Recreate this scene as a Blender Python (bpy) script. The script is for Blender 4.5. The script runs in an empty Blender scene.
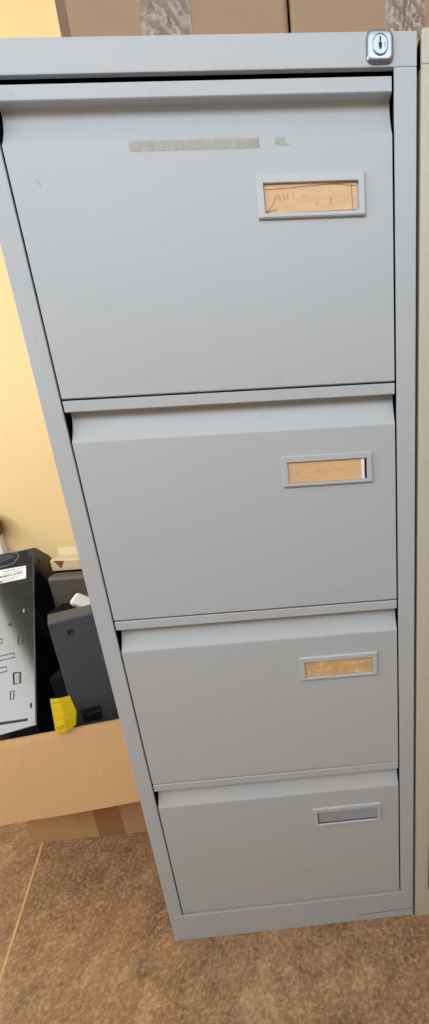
import bpy, bmesh, math, random
from mathutils import Vector, Matrix, Euler, noise

random.seed(7)
SC = bpy.context.scene
COL = SC.collection

# ------------------------------------------------------------------ camera
R = ((0.9965, 0.0405, 0.0727), (-0.0592, 0.9590, 0.2771), (-0.0585, -0.2804, 0.9581))
cam_data = bpy.data.cameras.new('camera')
cam = bpy.data.objects.new('camera', cam_data)
COL.objects.link(cam)
rot = Matrix(((R[0][0], R[0][2], -R[0][1]), (R[1][0], R[1][2], -R[1][1]), (R[2][0], R[2][2], -R[2][1])))
cam.matrix_world = Matrix.Translation((0.32217, -0.52828, 0.91738)) @ rot.to_4x4()
cam_data.sensor_fit = 'HORIZONTAL'
cam_data.sensor_width = 36.0
cam_data.lens = 385.0 / 429.0 * 36.0
cam_data.shift_x = (214.5 - 328.244) / 429.0
cam_data.shift_y = (553.986 - 512.0) / 429.0
cam_data.clip_start = 0.02
SC.camera = cam

# ------------------------------------------------------------------ light
w = bpy.data.worlds.new('sky')
SC.world = w
w.use_nodes = True
w.node_tree.nodes['Background'].inputs[0].default_value = (0.72, 0.86, 1.0, 1)
w.node_tree.nodes['Background'].inputs[1].default_value = 1.6


def area(name, loc, target, sx, sy, power, color):
    d = bpy.data.lights.new(name, 'AREA')
    d.shape = 'RECTANGLE'
    d.size, d.size_y, d.energy, d.color = sx, sy, power, color
    o = bpy.data.objects.new(name, d)
    COL.objects.link(o)
    o.location = loc
    o.rotation_euler = (Vector(target) - Vector(loc)).to_track_quat('-Z', 'Y').to_euler()
    return o


area('window_daylight_side', (-1.46, -0.42, 1.42), (-0.2, -0.42, 1.38), 1.75, 0.5, 20, (1.0, 0.97, 0.92))
area('window_daylight_front', (0.1, -1.36, 2.05), (0.1, 0, 0.9), 2.3, 0.85, 17.5, (0.82, 0.92, 1.0))

SC.view_settings.view_transform = 'Standard'
SC.view_settings.look = 'None'
SC.view_settings.gamma = 1.0
SC.view_settings.use_curve_mapping = False
SC.view_settings.exposure = 0.12


# ------------------------------------------------------------------ materials
def new_mat(name):
    m = bpy.data.materials.new(name)
    m.use_nodes = True
    nt = m.node_tree
    return m, nt, nt.nodes['Principled BSDF']


def lin(r, g, b):
    f = lambda c: (c / 255.0 / 12.92) if c <= 10 else ((c / 255.0 + 0.055) / 1.055) ** 2.4
    return (f(r), f(g), f(b), 1.0)


def coord(nt, scale=(1, 1, 1)):
    tc = nt.nodes.new('ShaderNodeTexCoord')
    mp = nt.nodes.new('ShaderNodeMapping')
    mp.inputs['Scale'].default_value = scale
    nt.links.new(tc.outputs['Object'], mp.inputs['Vector'])
    return mp.outputs['Vector']


def noise_tex(nt, vec, scale, detail=4, rough=0.55, dist=0.0):
    n = nt.nodes.new('ShaderNodeTexNoise')
    n.inputs['Scale'].default_value = scale
    n.inputs['Detail'].default_value = detail
    n.inputs['Roughness'].default_value = rough
    n.inputs['Distortion'].default_value = dist
    nt.links.new(vec, n.inputs['Vector'])
    return n.outputs['Fac']


def ramp(nt, fac, stops, interp='LINEAR'):
    r = nt.nodes.new('ShaderNodeValToRGB')
    r.color_ramp.interpolation = interp
    els = r.color_ramp.elements
    while len(els) < len(stops):
        els.new(0.5)
    for e, (p, c) in zip(els, stops):
        e.position = p
        e.color = c
    nt.links.new(fac, r.inputs['Fac'])
    return r.outputs['Color']


def mixc(nt, fac, a, b, mode='MIX'):
    m = nt.nodes.new('ShaderNodeMix')
    m.data_type = 'RGBA'
    m.blend_type = mode
    for sock, v in ((m.inputs[0], fac), (m.inputs[6], a), (m.inputs[7], b)):
        if isinstance(v, (int, float)):
            sock.default_value = v
        elif isinstance(v, tuple):
            sock.default_value = v
        else:
            nt.links.new(v, sock)
    return m.outputs[2]


def bump(nt, bs, h, strength=0.2, dist=0.001):
    b = nt.nodes.new('ShaderNodeBump')
    b.inputs['Strength'].default_value = strength
    b.inputs['Distance'].default_value = dist
    nt.links.new(h, b.inputs['Height'])
    nt.links.new(b.outputs['Normal'], bs.inputs['Normal'])


def plain(name, col, rough=0.5, metal=0.0, nscale=40, var=0.06, bmp=0.0, stretch=(1, 1, 1), spec=0.5):
    """paint or plastic with a faint mottling of its own"""
    m, nt, bs = new_mat(name)
    v = coord(nt, stretch)
    f = noise_tex(nt, v, nscale, 4)
    d = tuple(c * (1 - var) for c in col[:3]) + (1,)
    l = tuple(min(1, c * (1 + var)) for c in col[:3]) + (1,)
    nt.links.new(ramp(nt, f, [(0.3, d), (0.7, l)]), bs.inputs['Base Color'])
    bs.inputs['Roughness'].default_value = rough
    bs.inputs['Metallic'].default_value = metal
    bs.inputs['Specular IOR Level'].default_value = spec
    if bmp:
        bump(nt, bs, noise_tex(nt, v, nscale * 6, 3), bmp)
    return m


def paint(name, col, smudge):
    m, nt, bs = new_mat(name)
    v = coord(nt)
    big = noise_tex(nt, v, 3.5, 3)
    base = ramp(nt, big, [(0.3, tuple(c * 0.97 for c in col[:3]) + (1,)), (0.7, col)])
    sp = noise_tex(nt, v, 26, 3, 0.6)
    mask = ramp(nt, sp, [(0.66, (0, 0, 0, 1)), (0.80, (0.35, 0.35, 0.35, 1))])
    nt.links.new(mixc(nt, mask, base, smudge), bs.inputs['Base Color'])
    bs.inputs['Roughness'].default_value = 0.42
    bs.inputs['Specular IOR Level'].default_value = 0.45
    bump(nt, bs, noise_tex(nt, v, 900, 2), 0.04, 0.0004)
    return m


M = {}
M['grey'] = paint('grey_paint', lin(177, 180, 185), lin(147, 148, 151))
M['beige'] = paint('beige_paint', lin(190, 183, 168), lin(162, 152, 134))
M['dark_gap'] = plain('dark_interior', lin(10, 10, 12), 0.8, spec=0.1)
M['scuff'] = plain('scuff_mark', lin(150, 151, 155), 0.6)
M['backing'] = plain('grey_backing_card', lin(150, 156, 166), 0.5, var=0.03)
M['slot_shade'] = plain('holder_shadow', lin(66, 70, 78), 0.6)
M['holder'] = plain('holder_grey', lin(180, 183, 188), 0.35, var=0.03)
M['pencil'] = plain('pencil_line', lin(188, 142, 98), 0.7)
M['pencil_dark'] = plain('pencil_dark_line', lin(128, 96, 74), 0.7)
M['white_paper'] = plain('white_paper', lin(235, 233, 228), 0.6, var=0.03)
M['chrome'] = plain('satin_chrome', lin(150, 154, 162), 0.34, 0.9, 60, 0.05)
M['metal_grey'] = plain('grey_pin', lin(150, 152, 156), 0.45)
M['chrome_dark'] = plain('chrome_groove', lin(95, 97, 102), 0.4, 0.8)
M['black'] = plain('black_plastic', lin(18, 23, 31), 0.09, var=0.12, nscale=20, spec=0.7)
M['black_matte'] = plain('matte_black_plastic', lin(16, 17, 20), 0.8, spec=0.15)
M['black_line'] = plain('black_recess', lin(6, 6, 8), 0.6)
M['black_edge'] = plain('black_plastic_ridge', lin(60, 63, 68), 0.35)
M['dark_grey'] = plain('dark_grey_metal', lin(74, 77, 84), 0.5, var=0.05, nscale=160)
M['taupe'] = plain('taupe_plastic', lin(78, 71, 62), 0.55)
M['cream'] = plain('cream_plastic', lin(206, 186, 148), 0.5)
M['white'] = plain('white_plastic', lin(236, 234, 230), 0.4, var=0.03)
M['cyan'] = plain('label_print_cyan', lin(70, 160, 180), 0.6)
M['ink'] = plain('label_print_black', lin(40, 44, 52), 0.6)
M['brown_knob'] = plain('brown_wood', lin(120, 70, 42), 0.5)
M['wood'] = plain('window_frame_white', lin(230, 228, 222), 0.5)
M['ceiling'] = plain('ceiling_white', lin(236, 234, 228), 0.8)
M['room'] = plain('room_wall_cream', lin(212, 202, 184), 0.8)

# yellow wall
m, nt, bs = new_mat('yellow_wall_paint')
v = coord(nt)
nt.links.new(ramp(nt, noise_tex(nt, v, 2.2, 3), [(0.3, lin(232, 200, 143)), (0.7, lin(239, 209, 153))]), bs.inputs['Base Color'])
bs.inputs['Roughness'].default_value = 0.6
bump(nt, bs, noise_tex(nt, v, 180, 3), 0.08, 0.001)
M['wall'] = m

# mottled brown sheet floor
m, nt, bs = new_mat('mottled_brown_floor')
v = coord(nt)
c1 = ramp(nt, noise_tex(nt, v, 11, 10, 0.78, 0.0), [(0.42, lin(104, 76, 50)), (0.48, lin(138, 104, 71)), (0.54, lin(154, 118, 82)), (0.60, lin(186, 152, 112))])
c2 = ramp(nt, noise_tex(nt, v, 140, 5, 0.7, 0.0), [(0.38, lin(108, 79, 57)), (0.5, lin(154, 118, 88)), (0.62, lin(200, 166, 134))])
c = mixc(nt, 0.46, c1, c2)
pk = ramp(nt, noise_tex(nt, v, 6, 5, 0.65), [(0.50, (0, 0, 0, 1)), (0.66, (0.3, 0.3, 0.3, 1))])
c = mixc(nt, pk, c, lin(168, 120, 92))
dk = ramp(nt, noise_tex(nt, v, 20, 9, 0.8, 0.0), [(0.55, (0, 0, 0, 1)), (0.62, (0.5, 0.5, 0.5, 1))])
c = mixc(nt, dk, c, lin(104, 76, 55))
lt = ramp(nt, noise_tex(nt, v, 60, 9, 0.8), [(0.57, (0, 0, 0, 1)), (0.64, (0.5, 0.5, 0.5, 1))])
c = mixc(nt, lt, c, lin(202, 172, 142))
nt.links.new(c, bs.inputs['Base Color'])
bs.inputs['Roughness'].default_value = 0.33
bump(nt, bs, noise_tex(nt, v, 220, 4), 0.10, 0.001)
M['floor'] = m
M['seam'] = plain('floor_weld_line', lin(208, 166, 116), 0.4, nscale=30)


def cardboard(name, col, axis_scale, spots=True):
    m, nt, bs = new_mat(name)
    v = coord(nt, axis_scale)
    v0 = coord(nt)
    d = tuple(x * 0.93 for x in col[:3]) + (1,)
    c = ramp(nt, noise_tex(nt, v, 1.0, 3), [(0.3, d), (0.7, col)])
    bl = ramp(nt, noise_tex(nt, v0, 7, 4), [(0.35, (0, 0, 0, 1)), (0.75, (0.5, 0.5, 0.5, 1))])
    c = mixc(nt, bl, c, tuple(x * 0.86 for x in col[:3]) + (1,))
    fl = ramp(nt, noise_tex(nt, v0, 160, 2), [(0.70, (0, 0, 0, 1)), (0.78, (0.5, 0.5, 0.5, 1))])
    c = mixc(nt, fl, c, tuple(x * 0.62 for x in col[:3]) + (1,))
    nt.links.new(c, bs.inputs['Base Color'])
    bs.inputs['Roughness'].default_value = 0.75
    bs.inputs['Specular IOR Level'].default_value = 0.25
    bump(nt, bs, noise_tex(nt, v, 1.0, 2), 0.25, 0.0012)
    return m


M['card_low'] = cardboard('cardboard_kraft', lin(192, 152, 108), (190, 2, 2))
M['card_top'] = cardboard('cardboard_brown', lin(162, 134, 110), (10, 10, 10))
M['card_shade'] = cardboard('cardboard_shaded_edge', lin(126, 102, 84), (10, 10, 10))
M['tape_brown'] = plain('brown_parcel_tape', lin(160, 112, 70), 0.35, nscale=30)
M['yellow'] = plain('yellow_paper', lin(226, 196, 24), 0.5, nscale=60, var=0.1)

m, nt, bs = new_mat('label_card_orange')
v = coord(nt, (1, 1, 3))
nt.links.new(ramp(nt, noise_tex(nt, v, 40, 5, 0.6), [(0.3, lin(210, 168, 122)), (0.7, lin(224, 184, 140))]), bs.inputs['Base Color'])
bs.inputs['Roughness'].default_value = 0.55
M['card_label'] = m
m, nt, bs = new_mat('label_card_mottled')
v = coord(nt, (1, 1, 2.6))
nt.links.new(ramp(nt, noise_tex(nt, v, 55, 6, 0.65, 1.0), [(0.32, lin(194, 150, 102)), (0.5, lin(208, 168, 118)), (0.68, lin(230, 198, 152))]), bs.inputs['Base Color'])
bs.inputs['Roughness'].default_value = 0.5
M['card_mottled'] = m

# crinkled clear packing tape and old residue
def film(name, col, alpha, bscale, bstr, rough=0.18):
    m, nt, bs = new_mat(name)
    v = coord(nt)
    nt.links.new(ramp(nt, noise_tex(nt, v, 70, 4), [(0.3, tuple(c * 0.85 for c in col[:3]) + (1,)), (0.7, col)]), bs.inputs['Base Color'])
    bs.inputs['Roughness'].default_value = rough
    f = noise_tex(nt, v, bscale, 5, 0.6, 1.5)
    bump(nt, bs, f, bstr, 0.004)
    r = nt.nodes.new('ShaderNodeMapRange')
    r.inputs['From Min'].default_value = 0.3
    r.inputs['From Max'].default_value = 0.7
    r.inputs['To Min'].default_value = max(0, alpha - 0.2)
    r.inputs['To Max'].default_value = min(1, alpha + 0.2)
    nt.links.new(noise_tex(nt, v, 120, 5, 0.65), r.inputs['Value'])
    nt.links.new(r.outputs['Result'], bs.inputs['Alpha'])
    return m


M['clear_tape'] = film('clear_packing_tape', lin(150, 124, 106), 0.66, 75, 0.7, 0.12)
M['clear_tape'].node_tree.nodes['Principled BSDF'].inputs['Coat Weight'].default_value = 1.0
M['clear_tape'].node_tree.nodes['Principled BSDF'].inputs['Specular IOR Level'].default_value = 1.0
M['residue'] = film('old_tape_residue', lin(186, 180, 172), 0.5, 160, 0.12, 0.4)


# ------------------------------------------------------------------ mesh helpers
class MB:
    """collects shapes in world coordinates, then links them as ONE mesh object"""

    def __init__(self):
        self.bm = bmesh.new()

    def poly(self, pts, mi=0):
        f = self.bm.faces.new([self.bm.verts.new(p) for p in pts])
        f.material_index = mi
        return f

    def box(self, a, b, bevel=0.0, seg=2, mi=0, mat=None):
        a, b = Vector(a), Vector(b)
        bm = bmesh.new()
        bmesh.ops.create_cube(bm, size=1.0)
        for vv in bm.verts:
            vv.co = Vector(((a[i] + b[i]) / 2 + vv.co[i] * abs(b[i] - a[i]) for i in range(3)))
        if bevel:
            bmesh.ops.bevel(bm, geom=bm.edges[:], offset=bevel, segments=seg, profile=0.5, affect='EDGES')
        self.merge(bm, mi, mat)

    def merge(self, bm, mi=0, mat=None):
        vm = {}
        for vv in bm.verts:
            vm[vv] = self.bm.verts.new(mat @ vv.co if mat else vv.co)
        for f in bm.faces:
            nf = self.bm.faces.new([vm[x] for x in f.verts])
            nf.material_index = mi if mi is not None else f.material_index
            nf.smooth = f.smooth
        bm.free()

    def prism(self, outline, d, mi=0, bevel=0.0, mat=None, seg=2):
        """closed outline (3-D points in one plane) pushed along d"""
        bm = bmesh.new()
        vs = [bm.verts.new(p) for p in outline]
        f = bm.faces.new(vs)
        r = bmesh.ops.extrude_face_region(bm, geom=[f])
        for e in r['geom']:
            if isinstance(e, bmesh.types.BMVert):
                e.co += Vector(d)
        bmesh.ops.recalc_face_normals(bm, faces=bm.faces[:])
        if bevel:
            bmesh.ops.bevel(bm, geom=bm.edges[:], offset=bevel, segments=seg, profile=0.5, affect='EDGES')
        self.merge(bm, mi, mat)

    def ribbon(self, pts, width, normal, mi=0):
        """a flat stroke along pts"""
        n = Vector(normal).normalized()
        P = [Vector(p) for p in pts]
        L, Rr = [], []
        for i, p in enumerate(P):
            t = (P[min(i + 1, len(P) - 1)] - P[max(i - 1, 0)]).normalized()
            s = t.cross(n).normalized() * width / 2
            L.append(self.bm.verts.new(p + s))
            Rr.append(self.bm.verts.new(p - s))
        for i in range(len(P) - 1):
            f = self.bm.faces.new((L[i], L[i + 1], Rr[i + 1], Rr[i]))
            f.material_index = mi

    def build(self, name, mats, parent=None, smooth=None, recalc=True):
        if recalc:
            bmesh.ops.recalc_face_normals(self.bm, faces=self.bm.faces[:])
        off = Vector((0, 0, 0))
        p = parent
        while p is not None:
            off += p.location
            p = p.parent
        for vv in self.bm.verts:
            vv.co -= off
        # origin at the middle of the piece's base
        if self.bm.verts:
            xs = [vv.co.x for vv in self.bm.verts]
            ys = [vv.co.y for vv in self.bm.verts]
            zs = [vv.co.z for vv in self.bm.verts]
            o0 = Vector(((min(xs) + max(xs)) / 2, (min(ys) + max(ys)) / 2, min(zs)))
        else:
            o0 = Vector()
        for vv in self.bm.verts:
            vv.co -= o0
        me = bpy.data.meshes.new(name)
        self.bm.to_mesh(me)
        self.bm.free()
        for mm in (mats if isinstance(mats, (list, tuple)) else [mats]):
            me.materials.append(mm)
        if smooth:
            for pl in me.polygons:
                pl.use_smooth = True
            me.set_sharp_from_angle(angle=math.radians(smooth))
        ob = bpy.data.objects.new(name, me)
        COL.objects.link(ob)
        ob.location = o0
        ob.parent = parent
        if smooth:
            wn = ob.modifiers.new('weighted_normals', 'WEIGHTED_NORMAL')
            wn.keep_sharp = True
        return ob


def thing(name, loc, label, cat, group=None):
    o = bpy.data.objects.new(name, None)
    COL.objects.link(o)
    o.location = loc
    o.empty_display_size = 0.05
    tag(o, label, cat, group)
    return o


def tag(o, label, cat, group=None):
    o['label'] = label
    o['category'] = cat
    if group:
        o['group'] = group


def struct(o):
    o['kind'] = 'structure'
    return o


# ------------------------------------------------------------------ the room
XL, XR, YF, YB, ZC = -1.5, 1.6, -1.4, 0.645, 2.6
mb = MB(); mb.box((XL - .1, YF - .1, -0.05), (XR + .1, YB + .1, 0)); struct(mb.build('floor', M['floor']))
mb = MB(); mb.box((XL - .1, YF - .1, ZC), (XR + .1, YB + .1, ZC + .05)); struct(mb.build('ceiling', M['ceiling']))
mb = MB(); mb.box((XL - .1, YB, 0), (XR + .1, YB + .1, ZC)); struct(mb.build('wall_back', M['wall']))
mb = MB(); mb.box((XR, YF, 0), (XR + .1, YB, ZC)); struct(mb.build('wall_right', M['room']))
# side wall and front wall, each with a window opening
wy0, wy1, wz0, wz1 = -1.35, 0.52, 1.12, 1.72
mb = MB()
mb.box((XL - .1, YF, 0), (XL, wy0, ZC)); mb.box((XL - .1, wy1, 0), (XL, YB, ZC))
mb.box((XL - .1, wy0, 0), (XL, wy1, wz0)); mb.box((XL - .1, wy0, wz1), (XL, wy1, ZC))
struct(mb.build('wall_left', M['room']))
wx0, wx1, vz0, vz1 = -1.1, 1.3, 1.58, 2.52
mb = MB()
mb.box((XL, YF - .1, 0), (wx0, YF, ZC)); mb.box((wx1, YF - .1, 0), (XR, YF, ZC))
mb.box((wx0, YF - .1, 0), (wx1, YF, vz0)); mb.box((wx0, YF - .1, vz1), (wx1, YF, ZC))
struct(mb.build('wall_front', M['room']))
t = 0.05
mb = MB()
for a, b in (((wy0, wz0), (wy0 + t, wz1)), ((wy1 - t, wz0), (wy1, wz1)), ((wy0, wz0), (wy1, wz0 + t)), ((wy0, wz1 - t), (wy1, wz1)), ((-.575, wz0), (-.525, wz1))):
    mb.box((XL - .08, a[0], a[1]), (XL - .03, b[0], b[1]))
struct(mb.build('window_1', M['wood']))
mb = MB()
for a, b in (((wx0, vz0), (wx0 + t, vz1)), ((wx1 - t, vz0), (wx1, vz1)), ((wx0, vz0), (wx1, vz0 + t)), ((wx0, vz1 - t), (wx1, vz1)), ((.075, vz0), (.125, vz1))):
    mb.box((a[0], YF - .08, a[1]), (b[0], YF - .03, b[1]))
struct(mb.build('window_2', M['wood']))
# welded joint of the sheet floor
d = Vector((-0.0863, 0.2502, 0)).normalized(); n = Vector((d.y, -d.x, 0))
p0, p1 = Vector((-0.3101, -0.0287, 0)) - d * 1.6, Vector((-0.3101, -0.0287, 0)) + d * 0.69
mb = MB()
mb.prism([p0 - n * .0022, p1 - n * .0022, p1 + n * .0022, p0 + n * .0022], (0, 0, 0.0005))
struct(mb.build('trim_1', M['seam']))

# ------------------------------------------------------------------ filing cabinets
W, H, D = 0.47, 1.321, 0.62
ST, GAP = 0.0249, 0.0026
LZ = [0.38179 + 0.30116 * k for k in (3, 2, 1, 0)]
BOT = [LZ[1] + 0.0022, LZ[2] + 0.0022, LZ[3] + 0.0022, 0.0748]
HX0, HX1 = 0.2893, 0.4108


def cabinet(x0, y0, mat, label, cards):
    root = thing('filing_cabinet', (x0 + W / 2, y0 + D / 2, 0), label, 'filing cabinet')
    X = lambda x: x0 + x
    Yy = lambda y: y0 + y
    mb = MB()
    b = 0.0014
    for u0, u1, si, so in ((0, ST, .0, .0018), (W - ST, W, W - .0018, W)):
        mb.box((X(u0), Yy(0), 0.0672), (X(u1), Yy(.010), H - .0285), b)              # stile
        mb.box((X(si), Yy(.008), 0.0672), (X(so), Yy(D), H - .0285))                 # side sheet
    mb.box((X(0), Yy(0), H - .0288), (X(W), Yy(.006), H), b)                         # front rail
    mb.box((X(0), Yy(.004), H - .0040), (X(W), Yy(D), H), b)                         # top sheet
    mb.box((X(0), Yy(0), 0.0), (X(W), Yy(D), 0.0670), b)                             # plinth
    mb.box((X(.001), Yy(D - .002), .06), (X(W - .001), Yy(D), H - .002))             # back
    # inside liners near-black, the shade of the gaps put into the colour
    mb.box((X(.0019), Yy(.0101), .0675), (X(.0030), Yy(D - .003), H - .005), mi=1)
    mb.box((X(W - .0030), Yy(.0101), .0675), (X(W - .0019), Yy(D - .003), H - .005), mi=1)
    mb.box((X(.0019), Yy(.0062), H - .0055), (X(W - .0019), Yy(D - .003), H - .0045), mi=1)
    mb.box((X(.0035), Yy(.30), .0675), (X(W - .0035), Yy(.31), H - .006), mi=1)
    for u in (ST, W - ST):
        mb.box((X(u - .0003), Yy(.0020), .0680), (X(u + .0003), Yy(.0102), H - .0292), mi=1)   # near-black strip, paints the gap's shade on the stile edge
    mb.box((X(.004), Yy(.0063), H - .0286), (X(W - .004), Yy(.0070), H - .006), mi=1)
    # folded edge and scratches of the plinth
    if cards:
        mb.ribbon([(X(x), Yy(-.0003), z) for x, z in ((.36, .0172), (.39, .0185), (.43, .0202), (.4695, .0212))], .0010, (0, -1, 0), 1)
        for k in range(9):
            xx = .25 + k * .024 + random.uniform(-.006, .006)
            zz = .058 + random.uniform(-.006, .006)
            mb.ribbon([(X(xx), Yy(-.0003), zz), (X(xx + random.uniform(.005, .02)), Yy(-.0003), zz + .001)], .0006, (0, -1, 0), 2)
        mb.ribbon([(X(.4575), Yy(-.0003), .8946), (X(.464), Yy(-.0003), .895)], .0009, (0, -1, 0), 2)
    mb.build('carcass', [mat, M['dark_gap'], M['scuff']], root, smooth=40)
    xl, xr = ST + GAP, W - ST - GAP
    for k in range(4):
        lz, bz = LZ[k], BOT[k]
        prof = [(0.0008, 0), (0.0, -.0008), (0.0, -.0126), (.0008, -.0134), (.0115, -.0134), (.0125, -.0145), (.0125, -.0185), (.0112, -.0255),
                (.0085, -.0335), (.0042, -.0425), (.0012, -.0478), (.0003, -.0492), (0.0, -.0510)]
        prof = [(y, lz + z) for y, z in prof] + [(0.0, bz + .0008), (.0008, bz), (.016, bz), (.016, lz)]
        mb = MB()
        mb.prism([(X(xl), Yy(y), z) for y, z in prof], (xr - xl, 0, 0))
        if cards:
            sc = {0: [(.0544, 1.2056, .004, -.006), (.3256, 1.2290, .0035, .001)], 1: [(.3259, .9406, .0012, 0)],
                  2: [], 3: [(.2553, .147, .019, .005)]}[k]
            for sx, sz, dx, dz in sc:
                mb.ribbon([(X(sx), Yy(-.0002), sz), (X(sx + dx), Yy(-.0002), sz + dz)], .0011, (0, -1, 0), 1)
        dr = mb.build('drawer', [mat, M['scuff']], root, smooth=35)
        # label holder: a raised frame
        o = [(HX0, lz - .123), (HX1, lz - .123), (HX1, lz - .0826), (HX0, lz - .0826)]
        i_ = [(.2975, lz - .1182), (.4036, lz - .1182), (.4036, lz - .0908), (.2975, lz - .0908)]
        yb, yf, e = -.0002, -.0034, .0012
        co = [(HX0 + e, lz - .123 + e), (HX1 - e, lz - .123 + e), (HX1 - e, lz - .0826 - e), (HX0 + e, lz - .0826 - e)]
        mb = MB()
        ring = lambda q, y: [mb.bm.verts.new((X(a), Yy(y), c)) for a, c in q]
        r0, r1, r2 = ring(o, yb), ring(o, yf + .001), ring(co, yf)
        ci = [(a + (-.0005 if a < .35 else .0005), c + (-.0005 if c < lz - .1 else .0005)) for a, c in i_]
        r3, r4, r5 = ring(ci, yf), ring(i_, yf + .0006), ring(i_, yb)
        for A, B in ((r0, r1), (r1, r2), (r2, r3), (r3, r4), (r4, r5), (r5, r0)):
            for q in range(4):
                mb.bm.faces.new((A[q], A[(q + 1) % 4], B[(q + 1) % 4], B[q]))
        mb.build('label_holder', M['holder'] if cards else mat, dr, smooth=30)
        if not cards:
            continue
        if k == 3:
            mb = MB()
            mb.box((X(.2980), Yy(-.0008), lz - .1180), (X(.4030), Yy(-.0003), lz - .0910))
            mb.box((X(.2980), Yy(-.0012), lz - .1180), (X(.4030), Yy(-.0006), lz - .1158), mi=1)  # dark strips paint the shadow line inside the holder
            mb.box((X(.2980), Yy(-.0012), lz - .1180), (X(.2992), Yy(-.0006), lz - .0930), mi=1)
            q = mb.build('label_card', [M['backing'], M['slot_shade']], dr)
            q['label'] = 'empty grey label card'
        yc = -.0008
        if k < 3:
            cx1 = {0: .4012, 1: .3960, 2: .4022}[k]
            ins = {0: (.0006, .0004), 1: (.0004, .0003), 2: (.0005, .0006)}[k]
            mb = MB()
            mb.box((X(.2975 + ins[0]), Yy(yc), lz - .1180 + ins[1]), (X(cx1), Yy(-.0003), lz - .0910), mi=0)
            ys = yc - .0002
            S = lambda pts, wd=.0006, mi=1: mb.ribbon([(X(a), Yy(ys), lz + c) for a, c in pts], wd, (0, -1, 0), mi)
            if k == 0:
                S([(.2985, -.0957), (.3200, -.0949), (.3450, -.0936), (.3700, -.0924), (.401, -.0917)], .0006, 2)
                S([(.371, -.0920), (.401, -.0948)], .0005, 2)
                S([(.3956, -.0930), (.3962, -.1165)], .0006, 2)
                S([(.3000, -.1160), (.3080, -.1075), (.3100, -.1010)], .0006, 2)
                S([(.3000, -.1160), (.3110, -.1142)], .0006, 2)
                S([(.2984, -.1176), (.3000, -.1150), (.3004, -.1176), (.2986, -.1160)], .0012, 2)
                S([(.2985, -.1176), (.345, -.1174), (.401, -.1168)], .0006, 2)
                # faint pencil writing
                S([(.3130, -.1010), (.3112, -.1040), (.3135, -.1058), (.3152, -.1030), (.3136, -.1008), (.3156, -.1060)])
                S([(.3180, -.0990), (.3184, -.1058), (.3206, -.1050), (.3206, -.1025), (.3186, -.1028)])
                S([(.3236, -.0995), (.3232, -.1056), (.3250, -.1050)])
                S([(.3222, -.1022), (.3252, -.1018)])
                S([(.3285, -.1000), (.3310, -.0996), (.3296, -.1020), (.3314, -.1040), (.3290, -.1058)])
                S([(.3335, -.1056), (.3338, -.1058)], .001)
                S([(.3400, -.1030), (.3420, -.1022), (.3440, -.1032), (.3460, -.1024)])
                S([(.3560, -.1080), (.3545, -.1110), (.3570, -.1120), (.3580, -.1100), (.3556, -.1096)])
                S([(.3610, -.1118), (.3614, -.1119)], .001)
                S([(.3640, -.1118), (.3644, -.1119)], .001)
                S([(.3715, -.1050), (.3700, -.1110), (.3730, -.1105), (.3735, -.1085), (.3708, -.1080), (.3738, -.1058), (.3716, -.1050)])
            if k == 1:
                S([(.3095, -.1020), (.3078, -.1036), (.3092, -.1050), (.3104, -.1026), (.3098, -.1080)])
                S([(.3125, -.1022), (.3150, -.1022), (.3134, -.1082)])
                S([(.3200, -.1052), (.3260, -.1046)])
                S([(.3320, -.1010), (.3316, -.1078)])
                S([(.3360, -.1008), (.3350, -.1044), (.3384, -.1040)])
                S([(.3380, -.1015), (.3372, -.1076)])
                S([(.3430, -.1006), (.3424, -.1072)])
                S([(.3610, -.1010), (.3596, -.1040), (.3630, -.1034), (.3634, -.1008), (.3612, -.1008), (.3640, -.1060)])
                S([(.3050, -.1130), (.3056, -.1178)], .0004)
                S([(.3330, -.1110), (.3334, -.1178)], .0004)
            mb.build('label_card', [M['card_mottled'] if k == 2 else M['card_label'], M['pencil'], M['pencil_dark']], dr)
            if k == 1:
                mb = MB()
                mb.box((X(.3962), Yy(-.0016), lz - .1180), (X(.4000), Yy(-.0004), lz - .0912))
                mb.box((X(.4010), Yy(-.0006), lz - .1170), (X(.4032), Yy(-.0003), lz - .0920), mi=1)
                s = mb.build('card_spacer', [M['white_paper'], M['dark_gap']], dr)
                s['label'] = 'white sliver beside the orange card'
        if k == 0:
            # remains of a clear label tape across the top drawer
            mb = MB()
            nx = 60
            for i in range(nx):
                a0, a1 = .158 + .139 * i / nx, .158 + .139 * (i + 1) / nx
                hh = lambda a: (1.2273 + .0006 * noise.noise((a * 260, 0, 1)), 1.2372 + .0005 * noise.noise((a * 260, 4, 1)))
                l0, h0 = hh(a0)
                l1, h1 = hh(a1)
                mb.poly([(X(a0), Yy(-.0004), l0), (X(a1), Yy(-.0004), l1), (X(a1), Yy(-.0004), h1), (X(a0), Yy(-.0004), h0)])
            for a0, a1 in ((.181, .1825), (.205, .2064), (.2855, .2970)):
                mb.poly([(X(a0), Yy(-.0006), 1.2282), (X(a1), Yy(-.0006), 1.2278), (X(a1), Yy(-.0006), 1.2366), (X(a0), Yy(-.0006), 1.2368)])
            mb.poly([(X(.313), Yy(-.0004), 1.230), (X(.325), Yy(-.0004), 1.229), (X(.3262), Yy(-.0004), 1.236), (X(.315), Yy(-.0004), 1.2375)])
            s = mb.build('tape_residue', M['residue'], dr)
            s['label'] = 'strip of old crinkled clear tape left on the top drawer'
    # lock in the top rail
    cxx, cz = .4302, 1.3073
    mb = MB()
    def sq(hw, hh, y, e=5.0, nn=40):
        r = []
        for q in range(nn):
            a = 2 * math.pi * q / nn
            c_, s_ = math.cos(a), math.sin(a)
            k_ = (abs(c_) ** e + abs(s_) ** e) ** (-1 / e)
            r.append(mb.bm.verts.new((X(cxx + hw * c_ * k_), Yy(y), cz + hh * s_ * k_)))
        return r
    rings = [sq(.0144, .0132, 0), sq(.0144, .0132, -.0014), sq(.0132, .0121, -.0032), sq(.0112, .0104, -.0038), sq(.0082, .0082, -.0037, 2)]
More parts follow.
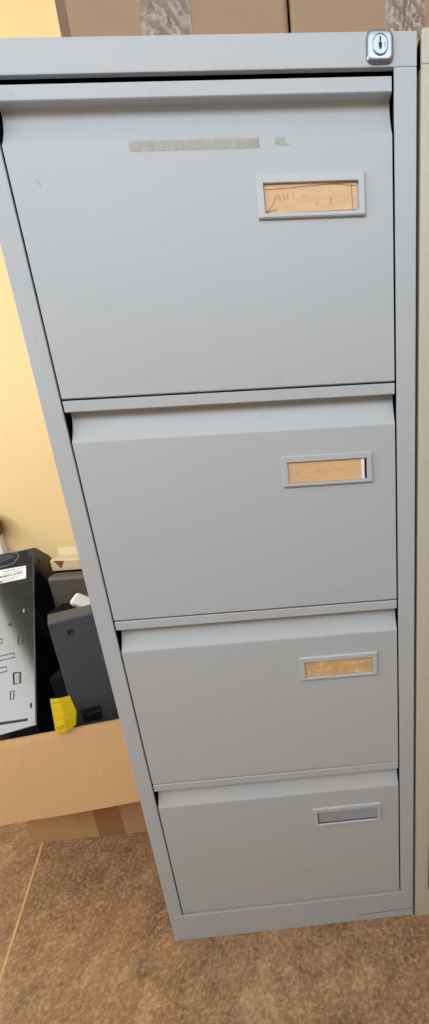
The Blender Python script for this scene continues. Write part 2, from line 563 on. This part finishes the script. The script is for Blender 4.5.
    for A, B in zip(rings, rings[1:]):
        for q in range(40):
            mb.bm.faces.new((A[q], A[(q + 1) % 40], B[(q + 1) % 40], B[q]))
    mb.bm.faces.new(rings[-1])
    lk = mb.build('lock', M['chrome'], root, smooth=50)
    mb = MB()
    rings = [sq(r, r * 1.02, y, 2) for r, y in ((.0084, -.0036), (.0084, -.0044), (.0076, -.0048), (.0074, -.0044), (.0070, -.0044))]
    for A, B in zip(rings, rings[1:]):
        for q in range(40):
            mb.bm.faces.new((A[q], A[(q + 1) % 40], B[(q + 1) % 40], B[q]))
    mb.bm.faces.new(rings[-1])
    yk = Yy(-.0046)
    mb.box((X(cxx - .0008), yk, cz + .001), (X(cxx + .0008), yk + .0001, cz + .0060), mi=1)
    mb.prism([(X(cxx + a), yk, cz + c) for a, c in ((-.0018, .0012), (.0018, .0012), (.0016, -.002), (.0007, -.0040), (-.0007, -.0040), (-.0016, -.002))], (0, .0001, 0), mi=1)
    if cards:
        for pts in (((.0044, .0006), (.0058, .0014), (.0044, -.0002), (.0058, .0003)), ((.0042, -.0020), (.0060, -.0014))):
            mb.ribbon([(X(cxx + a), yk, cz + c) for a, c in pts], .0006, (0, -1, 0), 2)
    mb.build('lock_cylinder', [M['chrome'], M['black_line'], M['chrome_dark']], lk, smooth=40)
    return root


cabinet(0, 0, M['grey'], 'tall grey metal filing cabinet with four drawers and orange cards in label holders', True)
cabinet(0.4738, -0.003, M['beige'], 'beige metal filing cabinet cut off at the right edge beside the grey one', False)

# ------------------------------------------------------------------ cartons on top of the cabinets
def carton(x0, x1, y0, y1, z0, z1, label, tapes, seam_flap):
    root = thing('cardboard_box', ((x0 + x1) / 2, (y0 + y1) / 2, z0), label, 'box')
    mb = MB()
    mb.box((x0, y0, z0), (x1, y1, z1), .006, 3)
    mb.build('carton_body', M['card_top'], root, smooth=50)
    for tx0, tx1, slant in tapes:
        mb = MB()
        nx, nz = 26, 44
        g = []
        for j in range(nz + 1):
            row = []
            for i in range(nx + 1):
                a, h = i / nx, j / nz
                x = tx0 + (tx1 - tx0) * a + slant * h
                z = z0 + .0012 + h * .20
                edge = min(1, 6 * min(a, 1 - a))
                q = Vector((x * 60, z * 60, tx0))
                y = y0 - .0008 - edge * .0042 * abs(noise.noise(q) + .5 * noise.noise(q * 2.3 + Vector((9, 0, 0)))) - edge * .0040 * max(0, math.sin((x * 1.0 + z * 1.1 + .006 * noise.noise(q * .5)) * 260)) ** 3
                row.append(mb.bm.verts.new((x, y, z)))
            g.append(row)
        for j in range(nz):
            for i in range(nx):
                mb.bm.faces.new((g[j][i], g[j][i + 1], g[j + 1][i + 1], g[j + 1][i]))
        mb.build('packing_tape', M['clear_tape'], root, smooth=60)
    return root


carton(.1005, .3375, .024, .42, H, 1.60, 'brown cardboard box with clear tape standing left on top of the grey cabinet', [(.1835, .2355, 0.0)], True)
mb = MB(); mb.box((.0999, .0236, H + .001), (.1095, .030, 1.599), .0002, 1)  # darker brown strip paints the shade at the carton's left corner
q = mb.build('corner_shade', M['card_shade'], [o for o in COL.objects if o.name == 'cardboard_box'][0])
q['label'] = 'dark strip painting the shade along the box corner'
carton(.3395, .86, .024, .42, H, 1.60, 'brown cardboard box with crinkled film standing right across the grey and beige cabinets', [(.4415, .4845, 0.0)], True)

# ------------------------------------------------------------------ open carton on the floor
bx0, bx1, by0, by1 = -.4256, -.012, .2369, .615
root = thing('open_cardboard_box', ((bx0 + bx1) / 2, (by0 + by1) / 2, 0), 'open cardboard box on the floor with its front flap folded down, full of old computers', 'box')
th = .004
hl, hr = .305, .352          # rim of the front wall, pushed up a little towards the cabinet
mb = MB()
mb.box((bx0, by0, 0), (bx1, by1, th))
mb.prism([(bx0, by0, th), (bx1, by0, th), (bx1, by0, hr), (bx0, by0, hl)], (0, th, 0))
mb.prism([(bx0, by1 - th, th), (bx1, by1 - th, th), (bx1, by1 - th, .31), (bx0, by1 - th, .31)], (0, th, 0))
mb.box((bx1 - th, by0 + th, th), (bx1, by1 - th, .31))
mb.box((bx0, by0 + th, th), (bx0 + th, by1 - th, .215))
mb.build('box_body', M['card_low'], root)
# front flap hanging outward from the rim
mb = MB()
rows = []
prof = [(by0 + .003, 0.0), (by0 - .003, .0022), (by0 - .009, .0005), (by0 - .018, -.010), (by0 - .060, -.072), (by0 - .0985, -.1365)]
nx = 24
top, botm = [], []
for j, (yy, dz) in enumerate(prof):
    row = []
    for i in range(nx + 1):
        a = i / nx
        x = bx0 - .001 * j + (bx1 - bx0) * a
        z = hl + (hr - hl) * a + dz + (0.0008 * math.sin(a * 9) if j > 2 else 0)
        if j == 5:
            z -= .006 * a
        crease = .0018 * math.exp(-((a - .30) / .012) ** 2) + .0012 * math.exp(-((a - .56) / .012) ** 2) if j > 2 else 0
        row.append(Vector((x, yy + crease, z)))
    rows.append(row)
nrm = Vector((0, -.84, .54))
A = [[mb.bm.verts.new(p) for p in r] for r in rows]
B = [[mb.bm.verts.new(p - nrm * .0035) for p in r] for r in rows]
nj = len(rows)
for j in range(nj - 1):
    for i in range(nx):
        mb.bm.faces.new((A[j][i], A[j][i + 1], A[j + 1][i + 1], A[j + 1][i]))
        mb.bm.faces.new((B[j][i], B[j + 1][i], B[j + 1][i + 1], B[j][i + 1]))
for i in range(nx):
    mb.bm.faces.new((A[nj - 1][i], A[nj - 1][i + 1], B[nj - 1][i + 1], B[nj - 1][i]))
    mb.bm.faces.new((A[0][i + 1], A[0][i], B[0][i], B[0][i + 1]))
for j in range(nj - 1):
    mb.bm.faces.new((A[j][0], A[j + 1][0], B[j + 1][0], B[j][0]))
    mb.bm.faces.new((A[j + 1][nx], A[j][nx], B[j][nx], B[j + 1][nx]))
mb.build('front_flap', M['card_low'], root, smooth=50)
mb = MB()
mb.box((-.262, by0 - .0006, .001), (-.198, by0 - .0001, .26))
tp = mb.build('parcel_tape', M['tape_brown'], root)
tp['label'] = 'brown parcel tape down the front of the box'

# ------------------------------------------------------------------ black desktop computer leaning back
BR = Vector((-.355, .270, .3155))
ax = Vector((.980, .147, .137)).normalized()          # along the lower edge, to the right
up = Vector((-.199, .596, .778)); up = (up - ax * up.dot(ax)).normalized()
bk = up.cross(ax).normalized()
if bk.y < 0:
    bk = -bk
PM = Matrix((( ax.x, bk.x, up.x, BR.x), (ax.y, bk.y, up.y, BR.y), (ax.z, bk.z, up.z, BR.z), (0, 0, 0, 1)))
root = thing('desktop_computer', (-.45, .45, .215), 'black desktop computer leaning back in the open box, white sticker on its face', 'computer')
WP, HP, DP = .215, .475, .112
def chas(x0, x1, ins=0.0):
    return [PM @ Vector((x0, y, z)) for y, z in ((.012, -.016), (.003, -.004), (0, .002), (0, HP - .006), (.004, HP - .001), (.012, HP), (.066, HP + .0015), (.086, HP - .006), (.106, HP - .035), (.118, HP - .09), (.122, HP - .2), (DP, .02), (DP - .006, -.016))]
mb = MB()
mb.prism(chas(-WP, 0), ax * WP, bevel=.0012)
mb.build('chassis', M['black'], root, smooth=40)
# moulded details on the face
mb = MB()
def fr(pts, wd=.0016, mi=0, close=True):
    P = [PM @ Vector((a, -.0006, c)) for a, c in pts]
    mb.ribbon(P + ([P[0]] if close else []), wd * 1.35, -bk, mi)
def fq(pts, mi=0):
    mb.prism([PM @ Vector((a, -.0007, c)) for a, c in pts], bk * .0006, mi)
fq([(-.0149, .467), (-.0025, .467), (-.0025, .4455), (-.0150, .4455)])
fr([(-.1, .4655), (-.0652, .4650), (-.0530, .4590), (-.0500, .4570), (-.0652, .4529), (-.1, .4490)], .0012, 1, False)
fq([(-.12, .4640), (-.0652, .4636), (-.0530, .4580), (-.0652, .4540), (-.12, .4495)])
fr([(-.12, .4715), (-.0653, .4722), (-.0430, .4670), (-.0385, .4580), (-.0402, .4504), (-.0509, .4384), (-.065, .4345), (-.12, .4345)], .0028, 1, False)
fr([(-.12, .4700), (-.0653, .4700), (-.0450, .4650), (-.0415, .4580), (-.0430, .4514), (-.0530, .4404), (-.065, .4370), (-.12, .4370)], .0014, 0, False)
fr([(-.0473, .4165), (-.0305, .4195), (-.0011, .4195)], .0018, 0, False)
fr([(-.0385, .3790), (-.0016, .3785), (-.0017, .3722), (-.0370, .3745)], .0016)
fr([(-.0402, .3390), (-.0022, .3375), (-.0028, .2930), (-.0454, .2960)], .0018, 0, False)
fr([(-.0402, .3390), (-.0403, .3177), (-.0266, .3165)], .0018, 0, False)
fq([(-.0285, .2990), (-.0250, .2985), (-.0250, .2885), (-.0285, .2890)], 2)
fr([(-.0470, .2849), (-.0403, .2792), (-.0030, .2764), (-.0031, .2707), (-.0403, .2700)], .0016, 0, False)
fr([(-.0630, .2655), (-.0590, .2690), (-.0550, .2655), (-.0590, .2620)], .0022)
fr([(-.12, .2340), (-.0780, .2330), (-.0780, .2220), (-.12, .2230)], .0016)
fr([(-.0403, .2311), (-.0403, .2070), (-.0310, .2065), (-.0300, .2290)], .0018, 0, False)
fr([(-.12, .1905), (-.0500, .1886), (-.0480, .1771), (-.12, .1790)], .0014)
fq([(-.0590, .1870), (-.0500, .1868), (-.0490, .1785), (-.0580, .1790)], 2)
fr([(-.12, .1615), (-.0677, .1590), (-.0665, .1470), (-.12, .1490)], .0016)
fr([(-.0515, .1383), (-.0355, .1360), (-.0356, .1099), (-.0502, .1113)], .0028)
fq([(-.0460, .1330), (-.0390, .1322), (-.0390, .1160), (-.0455, .1165)], 2)
fr([(-.0577, .0962), (-.0500, .0956), (-.0507, .0750), (-.0582, .0760)], .0014)
fq([(-.0138, .0555), (-.0097, .0553), (-.0098, .0446), (-.0139, .0442)])
fr([(-.12, .0300), (-.0802, .0280), (-.0230, .0205), (-.0203, .0190)], .0048, 0, False)
fr([(-.12, .0325), (-.0802, .0306), (-.0230, .0232)], .0010, 2, False)
fr([(-.12, .4860 - .008), (-.0500, .4685), (-.0480, .4745)], .0010, 1, False)
fr([(-.0022, .005), (-.0022, .468)], .0012, 1, False)
mb.build('moulded_recess', [M['black_line'], M['black_edge'], M['metal_grey']], root)
mb = MB()
mb.prism([PM @ Vector((a, -.0009, c)) for a, c in ((-.112, .4275), (-.0205, .4215), (-.0205, .3842), (-.112, .3872))], bk * .0008)
def lq(a0, c0, a1, c1, mi):
    mb.prism([PM @ Vector((a, -.0011, c)) for a, c in ((a0, c0), (a1, c0), (a1, c1), (a0, c1))], bk * .0002, mi)
lq(-.078, .4165, -.060, .4195, 1); lq(-.057, .4160, -.048, .4195, 3); lq(-.042, .4170, -.027, .4180, 2)
x = -.100
while x < -.028:
    ww = random.choice((.0012, .002, .003))
    lq(x, .4010, x + ww, .4065 + random.choice((0, .001)), 2)
    x += ww + random.choice((.001, .0016, .0022))
x = -.078
while x < -.026:
    ww = random.choice((.001, .002, .003))
    lq(x, .4100, x + ww, .4130, 3)
    x += ww + random.choice((.0014, .0030))
for q in range(3):
    lq(-.080, .3885 + q * .0034, -.050 + .008 * q, .3895 + q * .0034, 3)
lq(-.088, .3880, -.080, .3930, 2)
s = mb.build('serial_sticker', [M['white_paper'], M['cyan'], M['ink'], plain('label_print_grey', lin(120, 130, 140), 0.6)], root)
s['label'] = 'white sticker with a cyan mark and rows of black print'
# side wall seams
mb = MB()
def sr(pts, wd, mi):
    mb.ribbon([PM @ Vector((.0006, a, c)) for a, c in pts], wd, ax, mi)
sr([(.018, HP - .030), (.021, HP - .043)], .005, 0)
sr([(.062, HP - .02), (.075, HP - .07), (.080, HP - .15)], .0012, 1)
sr([(.092, HP - .03), (.100, HP - .09), (.102, HP - .2)], .0012, 1)
sr([(.085, HP - .085), (.089, HP - .092)], .005, 0)
mb.build('side_seam', [M['black_line'], M['black_edge']], root)

# ------------------------------------------------------------------ dark grey computer standing in the box
G0 = Vector((-.2573, .2603, 0))
ga = Vector((.850, .526, 0)).normalized()
gn = Vector((-ga.y, ga.x, 0))
GM = Matrix(((ga.x, gn.x, 0, G0.x), (ga.y, gn.y, 0, G0.y), (0, 0, 1, 0), (0, 0, 0, 1)))
root = thing('desktop_computer', (-.17, .35, th), 'dark grey slim computer standing upright in the open box beside the grey cabinet', 'computer')
mb = MB()
prof = [(.0, th + .001), (0, .5735), (.003, .5765), (.061, .5765), (.064, .5735), (.064, th + .001)]
mb.prism([GM @ Vector((0, y, z)) for y, z in prof], ga * .235, bevel=.0012)
mb.build('chassis', M['dark_grey'], root, smooth=40)
# round latch near the top
mb = MB()
c0 = (.035, .5445)
def disc(cx, cz, r, y, mi, nn=20, dp=.002):
    mb.prism([GM @ Vector((cx + r * math.cos(2 * math.pi * q / nn), y, cz + r * math.sin(2 * math.pi * q / nn))) for q in range(nn)], gn * dp, mi)
disc(c0[0], c0[1], .0062, -.0018, 0)
disc(c0[0] + .0015, c0[1] - .001, .0034, -.0030, 1)
mb.box((c0[0] - .0030, -.0034, c0[1] - .0005), (c0[0] + .0050, -.0018, c0[1] + .0015), mi=0, mat=GM)
mb.build('latch_knob', [M['black_line'], M['dark_grey']], root)
mb = MB()
mb.box((.004, -.0008, .5645), (.008, 0, .5660), mat=GM)
mb.box((.010, -.0008, .5650), (.019, 0, .5668), mat=GM, mi=1)
mb.build('engraved_mark', [M['black_line'], M['chrome_dark']], root)
# port recess near the lower edge
mb = MB()
mb.prism([GM @ Vector((a, -.001, c)) for a, c in ((.0136, .351), (.0545, .344), (.0530, .306), (.0148, .314))], gn * .001, 0)
for a, b in (((.0136, .351), (.0545, .344)), ((.0136, .351), (.0148, .314))):
    mb.ribbon([GM @ Vector((a[0], -.0014, a[1])), GM @ Vector((b[0], -.0014, b[1]))], .0016, -gn, 1)
mb.ribbon([GM @ Vector((q, -.0016, c)) for q, c in ((.024, .3300), (.031, .3325), (.036, .3295), (.043, .3325), (.050, .3300))], .0026, -gn, 2)
mb.ribbon([GM @ Vector((q, -.0014, c)) for q, c in ((.0150, .3400), (.054, .3335))], .001, -gn, 1)
mb.build('port', [M['black_line'], M['black_edge'], M['chrome']], root)

# ------------------------------------------------------------------ things behind, inside the box
mb = MB()
mb.box((-.372, .425, th), (-.145, .490, .535), .003)
mb.box((-.340, .4238, .46), (-.19, .4255, .52), .0005, mi=1)
o = mb.build('equipment_case', [M['black_matte'], M['black_line']], None, smooth=40)
tag(o, 'black equipment case standing behind the dark grey computer in the box', 'computer')
mb = MB()
mb.box((-.346, .335, th), (-.305, .420, .40), .003)  # added block, only there to keep the gap between the computers black
o = mb.build('dark_filler', M['black_matte'], None, smooth=40)
tag(o, 'added black block darkening the gap between the two computers in the open box', 'filler')
root = thing('plastic_housing', (-.25, .515, th), 'taupe plastic housing standing in the box in front of the cream one', 'equipment')
mb = MB()
mb.prism([(-.395, y, z) for y, z in ((.494, th), (.494, .600), (.499, .609), (.535, .609), (.538, .606), (.538, th))], (.29, 0, 0), bevel=.001)
mb.build('housing_body', M['taupe'], root, smooth=40)
mb = MB(); mb.box((-.30, .4925, .55), (-.12, .4939, .585), .0005)
mb.build('dark_slot', M['black_line'], root)
root = thing('printer_housing', (-.27, .575, th), 'cream plastic housing at the back of the box against the yellow wall', 'equipment')
mb = MB()
mb.prism([(-.412, y, z) for y, z in ((.545, .612), (.545, .640), (.549, .645), (.580, .648), (.592, .668), (.608, .670), (.608, .612))], (.33, 0, 0), bevel=.0015)
mb.build('housing_body', M['cream'], root, smooth=40)
mb = MB(); mb.box((-.410, .547, th), (-.084, .607, .612), .002)
s = mb.build('housing_base', M['black_matte'], root, smooth=40); s['label'] = 'black lower half of the cream housing'
mb = MB()
mb.prism([(x, .5443, z) for x, z in ((-.402, .642), (-.374, .640), (-.386, .618))], (0, .0008, 0))
s = mb.build('triangular_notch', M['brown_knob'], root)

# white plug-in adapter lying on the black case
root = thing('power_adapter', (-.285, .452, .556), 'white power adapter lying on the black case behind the dark grey computer', 'adapter')
AM = Matrix.Translation((-.285, .446, .5480)) @ Euler((math.radians(30), math.radians(34), math.radians(10))).to_matrix().to_4x4()
mb = MB(); mb.box((-.030, -.018, -.010), (.030, .018, .010), .008, 3, mat=AM)
mb.build('adapter_body', M['white'], root, smooth=60)
mb = MB(); mb.box((-.018, -.0187, -.004), (.024, -.0177, .005), .0002, 1, mat=AM)
mb.build('adapter_label', plain('printed_grey', lin(176, 172, 168), 0.6), root)

# yellow paper tag over the rim
P = {k: Vector(v_) for k, v_ in dict(a=(-.2669, .2190, .4179), b=(-.2439, .2150, .4204), c=(-.2269, .222, .4203), d=(-.2232, .224, .3791), e=(-.2324, .224, .3440),
                                    f=(-.2516, .2165, .3330), g=(-.2770, .2190, .3255), m=(-.2440, .2135, .378)).items()}
mb = MB()
dd = Vector((0, .0012, 0))
def sheet(keys, mi=0):
    mb.prism([P[k] for k in keys], dd, mi)
sheet(('a', 'b', 'm')); sheet(('a', 'm', 'g')); sheet(('m', 'f', 'g'))
sheet(('b', 'c', 'd')); sheet(('b', 'd', 'm')); sheet(('m', 'd', 'e')); sheet(('m', 'e', 'f'))
# printed lines
def on(u_, v_):
    a0 = P['a'].lerp(P['b'], u_); g0 = P['g'].lerp(P['f'], u_)
    p = a0.lerp(g0, v_)
    return Vector((p.x, 0, p.z))
def strokes(v_, us, mi):
    for u0, u1 in us:
        p, q = on(u0, v_), on(u1, v_)
        y = .2128
        mb.ribbon([(p.x, y, p.z), (q.x, y, q.z)], .0016, (0, -1, 0), mi)
o = mb.build('paper_tag', [M['yellow'], M['ink']], None)
tag(o, 'yellow folded paper tag hanging over the front rim of the open box', 'tag')
mb = MB()
rnd = random.Random(3)
def print_row(z0, x0, x1, slope, wd):
    x = x0
    while x < x1:
        l = rnd.choice((.0012, .002, .003))
        # face of the left panel: plane a-m-g / a-b-m / m-f-g
        best = None
        for tri in (('a', 'b', 'm'), ('a', 'm', 'g'), ('m', 'f', 'g')):
            A_, B_, C_ = (P[k] for k in tri)
            z = z0 + slope * (x - x0)
            det = (B_.z - C_.z) * (A_.x - C_.x) + (C_.x - B_.x) * (A_.z - C_.z)
            l1 = ((B_.z - C_.z) * (x - C_.x) + (C_.x - B_.x) * (z - C_.z)) / det
            l2 = ((C_.z - A_.z) * (x - C_.x) + (A_.x - C_.x) * (z - C_.z)) / det
            l3 = 1 - l1 - l2
            if min(l1, l2, l3) > -.02:
                best = l1 * A_.y + l2 * B_.y + l3 * C_.y
        if best is not None:
            mb.ribbon([(x, best - .0004, z), (x + l, best - .0004, z + slope * l)], wd, (0, -1, 0), 0)
        x += l + rnd.choice((.001, .0016))
tagprint = plain('tag_print', lin(150, 128, 20), 0.6)
print_row(.4085, -.262, -.248, .1, .0022)
mb.build('printed_text', tagprint, o)
for zz, x1 in ((.3455, -.254), (.3405, -.256)):
    mb = MB()
    print_row(zz, -.271, x1, .25, .0023)
    mb.build('printed_text', tagprint, o)

# bracket with a brown knob on the wall
root = thing('wall_bracket', (-.63, YB, .66), 'white wall bracket with a rounded brown knob, above the black computer at the left edge', 'bracket')
mb = MB(); mb.box((-.66, YB - .022, .64), (-.590, YB, .712), .004)
mb.build('bracket_plate', M['white'], root, smooth=50)
mb = MB()
bmq = bmesh.new(); bmesh.ops.create_uvsphere(bmq, u_segments=24, v_segments=14, radius=.5)
mb.merge(bmq, 0, Matrix.Translation((-.598, YB - .024, .742)) @ Matrix.Diagonal((.052, .044, .075, 1)))
mb.build('knob', M['brown_knob'], root, smooth=80)
